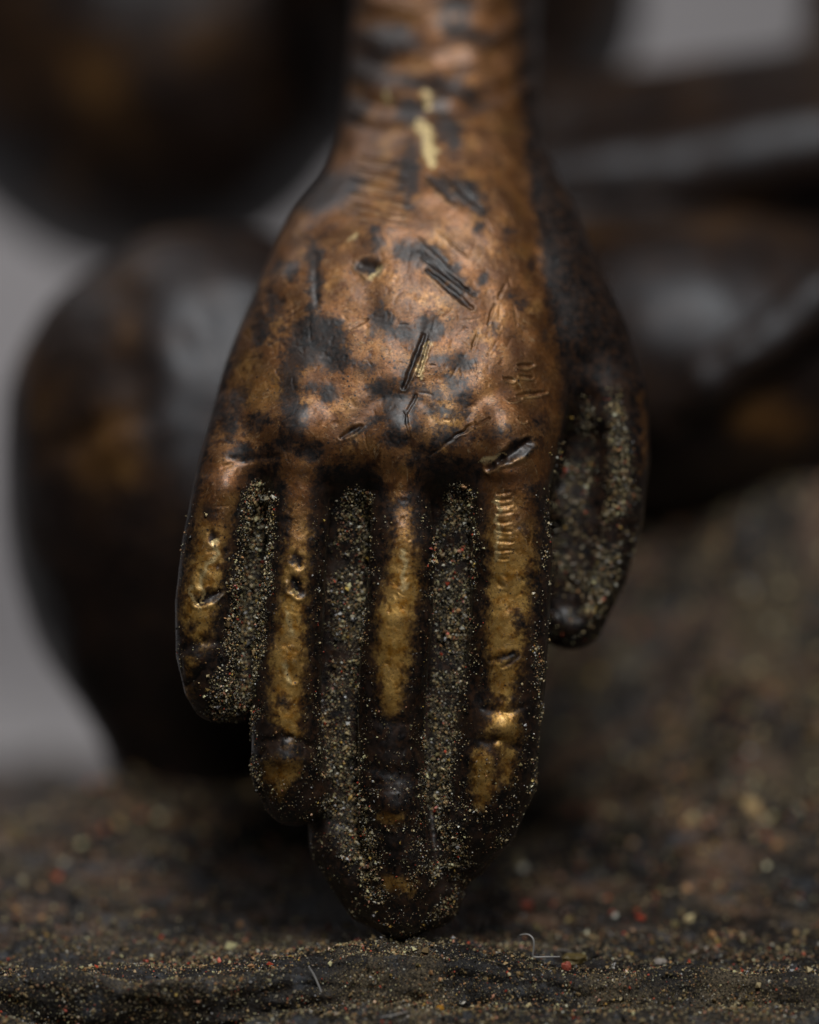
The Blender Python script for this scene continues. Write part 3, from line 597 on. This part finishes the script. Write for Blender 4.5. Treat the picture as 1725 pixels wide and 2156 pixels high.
# ------------------------------------------------------------------ the few strays one can point to
def on_base(X, Y):
    """where the line of sight through the front view (X, Y) meets the base"""
    o = np.array(cam.location); d = to_world(P(X, Y, 0)[None])[0]-o; t = np.linspace(.85, 1.5, 4000); pts = o+t[:, None]*d
    below = pts[:, 2] < base_h(pts[:, 0], pts[:, 1]); return pts[np.argmax(below)]
def tube(name, pts, rad, mat, parent=None, taper=True):
    pts = np.array(pts, float); t = np.linspace(0, 1, len(pts)); n = 28; u = np.linspace(0, 1, n)
    try: c = np.stack([np.interp(u, t, pts[:, k]) for k in range(3)], 1)
    except Exception: raise
    for _ in range(3): c[1:-1] = (c[:-2]+2*c[1:-1]+c[2:])/4
    T = np.gradient(c, axis=0); T /= np.linalg.norm(T, axis=1)[:, None]; A = np.cross(T, (0.3, .9, .2)); A /= np.linalg.norm(A, axis=1)[:, None]; B = np.cross(T, A)
    k = 6; a = np.arange(k)*2*np.pi/k; r = rad*(1-.5*np.abs(2*u-1)**3) if taper else np.full(n, rad)
    v = (c[:, None]+r[:, None, None]*(np.cos(a)[None, :, None]*A[:, None]+np.sin(a)[None, :, None]*B[:, None])).reshape(-1, 3)
    I = np.arange(n*k).reshape(n, k); q = np.stack([I[:-1], np.roll(I, -1, 1)[:-1], np.roll(I, -1, 1)[1:], I[1:]], -1).reshape(-1, 4)
    return make(name, v, q, mat, parent)
def above(X, Y, h=0, dy=0):
    p = on_base(X, Y); return p+np.array([0, dy, h])
a = above(681, 2118, .01)
def off(p, X, Y, X0, Y0, w=0): return p+np.array([(X-X0)*S, w, -(Y-Y0)*S])
tag(tube('fibre', [a, off(a, 680, 2100, 681, 2118), off(a, 672, 2078, 681, 2118, .02), off(a, 662, 2055, 681, 2118, .04), off(a, 650, 2035, 681, 2118, .05)], .011, M_fibre), 'short pale fibre standing up from the front ledge of the base', 'fibre')
b = above(1122, 2022, .01)
tag(tube('fibre', [off(b, 1095, 1975, 1122, 2022, .1), off(b, 1112, 1968, 1122, 2022, .05), off(b, 1124, 1975, 1122, 2022), off(b, 1124, 2000, 1122, 2022), off(b, 1120, 2018, 1122, 2022), off(b, 1150, 2016, 1122, 2022), off(b, 1180, 2016, 1122, 2022)], .010, M_fibre), 'curled pale fibre hooked over the grit right of the fingertips', 'fibre')
c = above(1625, 2135, .015)
tag(tube('fibre', [off(c, 818, 2150, 1625, 2135) if False else above(800, 2148, .03), above(830, 2147, .05), above(858, 2138, .04)], .006, M_fibre), 'fine pale fibre lying at the very front of the base', 'fibre')
def pebble(name, X, Y, size, col, label, cat, lift=.3, flat=1.):
    import bmesh
    bm = bmesh.new(); bmesh.ops.create_icosphere(bm, subdivisions=2, radius=size/2)
    v = np.array([x.co[:] for x in bm.verts]); f = np.array([[x.index for x in q.verts] for q in bm.faces]); bm.free()
    v = v*(1+.45*noise(v/size*1.7+X*.13)+.12*rng.normal(size=len(v)))[:, None]*np.array([1, .8, flat]); p = on_base(X, Y)+np.array([0, 0, size*lift*flat])
    return tag(make(name, v+p, f, simple('stone_'+cat+'_%d' % X, col, .6, .4, 40), None, smooth=False), label, cat)
pebble('grain', 928, 2128, .075, (.75, .36, .03), 'bright amber grain in front of the ledge, below the fingertips', 'grain')
pebble('grain', 515, 2070, .06, (.5, .05, .03), 'red grain below the ledge, left of the standing fibre', 'grain')
pebble('grain', 1192, 2040, .10, (.55, .13, .08), 'salmon red grain beside the yellow crumb right of the fingertips', 'grain')
pebble('crumb', 1205, 2026, .24, (.20, .145, .045), 'largest ochre crumb beside the curled fibre', 'crumb', .3, .5)
pebble('grain', 1110, 1915, .13, (.42, .10, .06), 'blurred red grain behind the curled fibre', 'grain')
pebble('crumb', 1390, 2030, .13, (.48, .43, .38), 'pale chip at the ledge, right of the ochre crumb', 'crumb', .3, .6)
p = above(1190, 2012, .05)
fl = np.array([(-.09, 0, .02), (0, -.03, .035), (.08, .01, -.02), (.0, .04, -.01), (-.09, 0, .005), (0, -.03, .018), (.08, .01, -.035), (.0, .04, -.028)])+p
tag(make('flake', fl, np.array([(0, 1, 2, 3), (7, 6, 5, 4), (0, 4, 5, 1), (1, 5, 6, 2), (2, 6, 7, 3), (3, 7, 4, 0)]), M_flake, None, smooth=False), 'thin white flake at the end of the curled fibre', 'flake')

# ------------------------------------------------------------------ grey paper sweep
prof = [(12.4, -8.55), (45, -8.55)]+[(45+25*math.sin(t), 16.45-25*math.cos(t)) for t in np.linspace(.1, math.pi/2, 14)]+[(70, 90)]
v = []; 
for x in np.linspace(-90, 90, 9):
    for (y, z) in prof: v.append((x, y, z))
k = len(prof); I = np.arange(len(v)).reshape(9, k); q = np.stack([I[:-1, :-1], I[1:, :-1], I[1:, 1:], I[:-1, 1:]], -1).reshape(-1, 4)
tag(make('backdrop', np.array(v), q, M_backdrop), kind='structure')
import bmesh
bm = bmesh.new(); bmesh.ops.create_cube(bm, size=1); bmesh.ops.scale(bm, vec=(120, 44, 3), verts=bm.verts); bmesh.ops.translate(bm, vec=(0, -8.9, -10.1), verts=bm.verts)  # unseen dark table, added so no pale floor bounces light up
bmesh.ops.bevel(bm, geom=bm.edges[:], offset=.2, segments=2, affect='EDGES'); me = bpy.data.meshes.new('unseen_dark_table'); bm.to_mesh(me); bm.free(); me.materials.append(simple('unseen_table_dark', (.03, .024, .02), .6, .4, 1.5))
tag(bpy.data.objects.new('unseen_table', me), kind='structure'); scene.collection.objects.link(bpy.data.objects['unseen_table'])
tris = sum(sum(len(p.vertices)-2 for p in []) if 0 else len(o.data.loops)-2*len(o.data.polygons) for o in scene.objects if o.type == 'MESH')
print('tris', tris, 'time', time.time()-T0, flush=True)
